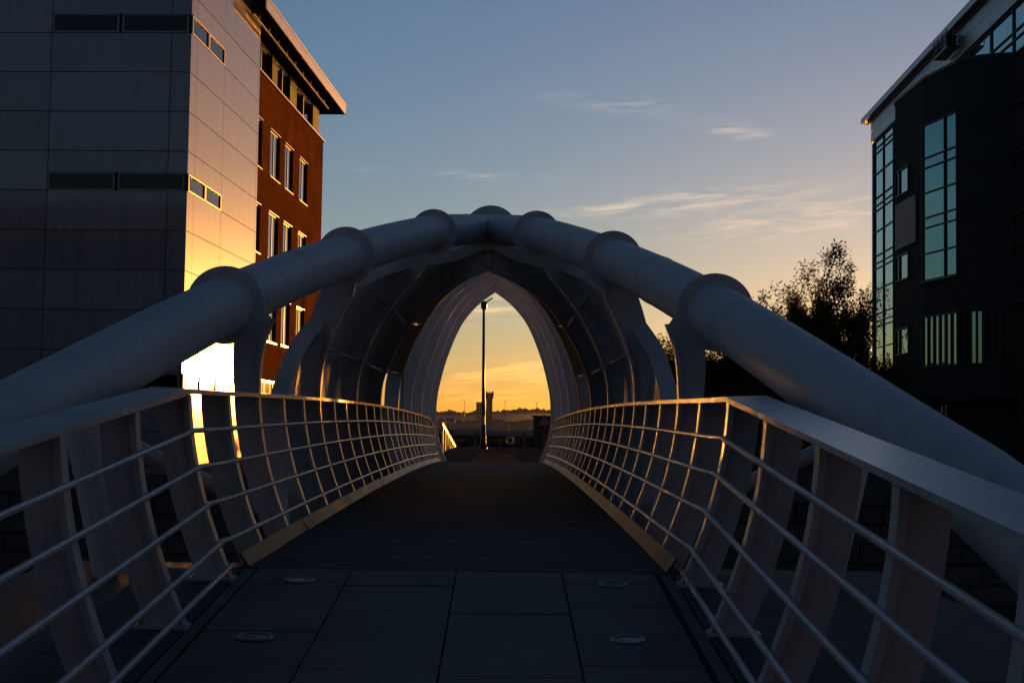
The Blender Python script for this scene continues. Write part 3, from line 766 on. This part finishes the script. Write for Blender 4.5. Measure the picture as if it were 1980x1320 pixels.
for a in (0, 1.57, 3.14, 4.71):
    MB().tube([(.26*math.cos(a-.12), 0, .26*math.sin(a-.12)), (.26*math.cos(a+.12), 0, .26*math.sin(a+.12))], .082, 8).build('band', 'red', lb)
sg = tag(empty('warning_sign', (3.2, 103, PLZ)), 'triangular warning sign on a thin post by the river', 'sign')
MB().tube([(0, .03, 0), (0, .03, 2.1)], .04, 8).build('pole', 'lamp', sg)
def tri(s, y0, y1): return [(-s*.5, y0, 1.95-s*.29), (s*.5, y0, 1.95-s*.29), (0, y0, 1.95+s*.58), (-s*.5, y1, 1.95-s*.29), (s*.5, y1, 1.95-s*.29), (0, y1, 1.95+s*.58)]
TF = [(0, 1, 2), (5, 4, 3), (0, 3, 4, 1), (1, 4, 5, 2), (2, 5, 3, 0)]
pl = pyd('plate', tri(.95, -.012, .012), TF, 'red', sg)
pyd('face', tri(.66, -.018, -.013), TF, 'white', pl)
MB().box(-.035, .035, -.024, -.019, 1.92, 2.15).box(-.035, .035, -.024, -.019, 1.83, 1.89).build('symbol', 'black', pl)

# ------------------------------------------------------------------ river and far shore
tag(MB().box(-3000, 3000, 112, 1235, -6.2, -6.0).build('river', 'water'), kind='structure')
tag(MB().box(-140, 140, 160, 176, -6.1, -1.9).build('landing_stage', 'conc'), kind='structure')
sh = tag(empty('landing_shed', (0, 168, -1.9)), 'long low dark shed on the landing stage beyond the railing', 'shed')
MB().box(-60, 60, -5, 5, 0, 1.9).build('wall', 'dark', sh)
pyd('roof', [(-60.3, -5.4, 1.9), (60.3, -5.4, 1.9), (60.3, 5.4, 1.9), (-60.3, 5.4, 1.9), (-60.3, 0, 2.5), (60.3, 0, 2.5)], [(0, 1, 5, 4), (2, 3, 4, 5), (0, 4, 3), (1, 2, 5), (0, 3, 2, 1)], 'roof', sh)
for i in range(-12, 13):
    MB().box(i*4.4-.9, i*4.4+.9, -5.06, -5.0, .7, 1.5).build('window', 'glass', sh)
ks_ = tag(empty('kiosk', (4.5, 158, -1.9)), 'small dark hut with a flat roof on the landing stage', 'hut')
MB().box(-.9, .9, -.8, .8, 0, 4.0).build('wall', 'dark', ks_); MB().box(-1.05, 1.05, -1., 1., 4.0, 4.18).build('roof', 'roof', ks_); MB().box(-.5, .2, -.85, -.8, 2.2, 3.4).build('window', 'glass', ks_)
rg = random.Random(11)
# hills
n = 120; v = []; f = []
def ridge(x):
    return 19+4.5*math.sin(x/190+1)+2.2*math.sin(x/61+.4)+1.2*math.sin(x/23)
for i in range(n+1):
    x = -3000+6000*i/n
    for (y, k) in ((1230, -.35), (1280, .02), (1500, .25), (1900, .7), (2200, .93), (2600, .9), (3400, .4)):
        v.append((x, y, ridge(x)*k if k > 0 else -7))
for i in range(n):
    for j in range(6): f.append((7*i+j, 7*i+j+1, 7*i+8+j, 7*i+7+j))
tag(pyd('hills', v, f, 'hill', None, True), kind='structure')
# wooded skyline
V = []; Fc = []
for k in range(2600):
    x = rg.uniform(-900, 900); y = rg.uniform(2120, 2240); b = ridge(x)*.9; s = rg.uniform(2.0, 5.2)*(1.5 if rg.random() < .06 else 1)
    c = Vector((x, y, b+s*.4)); i0 = len(V)
    for j in range(6): a = 6.283*j/6; V.append((c.x+s*math.cos(a)*rg.uniform(.7, 1.1), c.y+s*math.sin(a), c.z+rg.uniform(-.3, .3)*s))
    V.append((c.x+rg.uniform(-.3, .3)*s, c.y, c.z+s*rg.uniform(.5, .9))); V.append((c.x, c.y, c.z-s))
    for j in range(6): Fc += [(i0+j, i0+(j+1) % 6, i0+6), (i0+(j+1) % 6, i0+j, i0+7)]
tag(pyd('far_wood', V, Fc, 'wood'), 'dark wooded ridge along the far shore', 'wood', kind='stuff')
def house(x, y, z, wx, wy, h, white, lab):
    o = tag(empty('house', (x, y, z)), lab, 'house', 'houses along the far shore')
    MB().box(-wx/2, wx/2, -wy/2, wy/2, -3, h).build('wall', 'farw' if white else 'farb', o)
    pyd('roof', [(-wx/2-.3, -wy/2-.3, h), (wx/2+.3, -wy/2-.3, h), (wx/2+.3, wy/2+.3, h), (-wx/2-.3, wy/2+.3, h), (-wx/2, 0, h+wy*.35), (wx/2, 0, h+wy*.35)], [(0, 1, 5, 4), (2, 3, 4, 5), (0, 4, 3), (1, 2, 5), (0, 3, 2, 1)], 'roof', o)
for i in range(26):
    x = -62+i*4.9+rg.uniform(-1.5, 1.5); wht = i % 3 == 0
    house(x, 1285+rg.uniform(-12, 30), .6, rg.uniform(5, 10), rg.uniform(5, 7), rg.uniform(3, 5.5), wht, 'small white house on the far shore' if wht else 'small grey house on the far shore')
# brick tower
tw = tag(empty('brick_tower', (-11.6, 1300, 0)), 'tall dark brick tower with a battlemented flared top on the far shore', 'tower')
def oct_(r, z): return [(r*math.cos(6.2832*(j+.5)/8), r*math.sin(6.2832*(j+.5)/8), z) for j in range(8)]
v = []; f = []
lv = [(3.9, -2), (3.75, 3), (3.2, 6), (3.0, 22), (3.05, 25), (4.0, 27.5), (4.0, 31)]
for r_, z in lv: v += oct_(r_, z)
for i in range(len(lv)-1):
    for j in range(8): f.append((8*i+j, 8*i+(j+1) % 8, 8*i+8+(j+1) % 8, 8*i+8+j))
f += [tuple(range(8)), tuple(range(8*len(lv)-8, 8*len(lv)))]
pyd('shaft', v, f, 'tower', tw)
for j in range(8):
    a = 6.2832*j/8; MB().box(3.3*math.cos(a)-.55, 3.3*math.cos(a)+.55, 3.3*math.sin(a)-.4, 3.3*math.sin(a)+.4, 31, 32.2).build('merlon', 'tower', tw)
for z in (10, 16, 28.6): MB().box(-.4, .4, -3.9 if z > 20 else -3.25, -2.6, z, z+1.7).build('slit_window', 'back', tw)
tb = tag(empty('tower_block', (-22, 1500, 0)), 'pale square block standing beside the brick tower', 'building')
MB().box(-4.6, 4.6, -5, 5, 0, 25).build('wall', 'farb', tb); MB().box(-4.9, 4.9, -5.3, 5.3, 25, 26).build('roof', 'roof', tb)
for r_ in range(6):
    for c in (-3, 0, 3): MB().box(c-.9, c+.9, -5.08, -5.0, 3+r_*3.6, 5+r_*3.6).build('window', 'back', tb)
for i, (x, h, lab) in enumerate([(2.3, 31, 'floodlight mast on the skyline nearest the brick tower'), (30.5, 30, 'floodlight mast on the skyline farther from the tower'), (-34, 31, 'floodlight mast on the skyline behind the pale block')]):
    o = tag(empty('floodlight_mast', (x*1.25, 1650, 5)), lab, 'mast', 'floodlight masts on the far skyline')
    MB().tube([(0, 0, -6), (0, 0, h-6)], .3, 6).build('pole', 'black', o)
    for s in (-1, 1): MB().tube([(0, 0, h-6.5), (s*1.8, 0, h-5.2)], .2, 5).build('arm', 'black', o); MB().box(s*1.8-.4, s*1.8+.4, -.3, .3, h-5.4, h-4.7).build('lamp_head', 'black', o)

# ------------------------------------------------------------------ unseen dark street blocks, added behind the viewpoint to shade the front
def shade_block(x0, x1, y, h, mt, lab):
    o = tag(empty('unseen_street_block', ((x0+x1)/2, y, -.645)), lab, 'building', 'unseen street blocks added behind the viewpoint for shade')
    w_ = (x1-x0)/2; nst = int(h/3.6); ncol = int((x1-x0)/3.4)
    hl = []
    for r in range(nst):
        for c in range(ncol):
            a = -w_+(c+.28)*(2*w_/ncol); hl.append((a, a+1.5, .9+r*3.6, 2.9+r*3.6))
    F = lambda u, v, z: (u, v, z)
    holed_wall(F, -w_, w_, 0, h, hl, .2, 'wall', mt, o)
    MB().box(-w_, w_, -14, -.22, 0, h-.05).build('core', 'back', o)
    gl = MB()
    for (a, b, c, d) in hl: gl.box(a+.02, b-.02, -.19, -.17, c+.02, d-.02)
    tag(gl.build('panes', 'dullglass', o), kind='stuff')
    MB().box(-w_-.3, w_+.3, -14, .35, h, h+.5).build('parapet', 'darkstone', o)
shade_block(-62, -24, -34, 22, 'darkstone', 'unseen dark street block with small windows, added for shade across from the metal tower')
shade_block(-23, 14, -37, 25, 'darkstone', 'tall unseen dark street block, added for shade facing the end of the footbridge')
shade_block(15, 60, -34, 21, 'darkstone', 'wide unseen dark street block, added for shade across from the dark glass office')

# ------------------------------------------------------------------ evening haze
hz_ = MB().box(-3300, 3300, -80, 3600, -8, 62).build('haze', None)
hm = bpy.data.materials.new('haze'); hm.use_nodes = True; hn = hm.node_tree.nodes; hn.clear()
pv = hn.new('ShaderNodeVolumePrincipled'); pv.inputs['Color'].default_value = (.9, .88, .86, 1); pv.inputs['Density'].default_value = .000016; pv.inputs['Anisotropy'].default_value = .3
ho = hn.new('ShaderNodeOutputMaterial'); hm.node_tree.links.new(pv.outputs[0], ho.inputs['Volume']); hz_.data.materials.append(hm)
tag(hz_, kind='stuff')
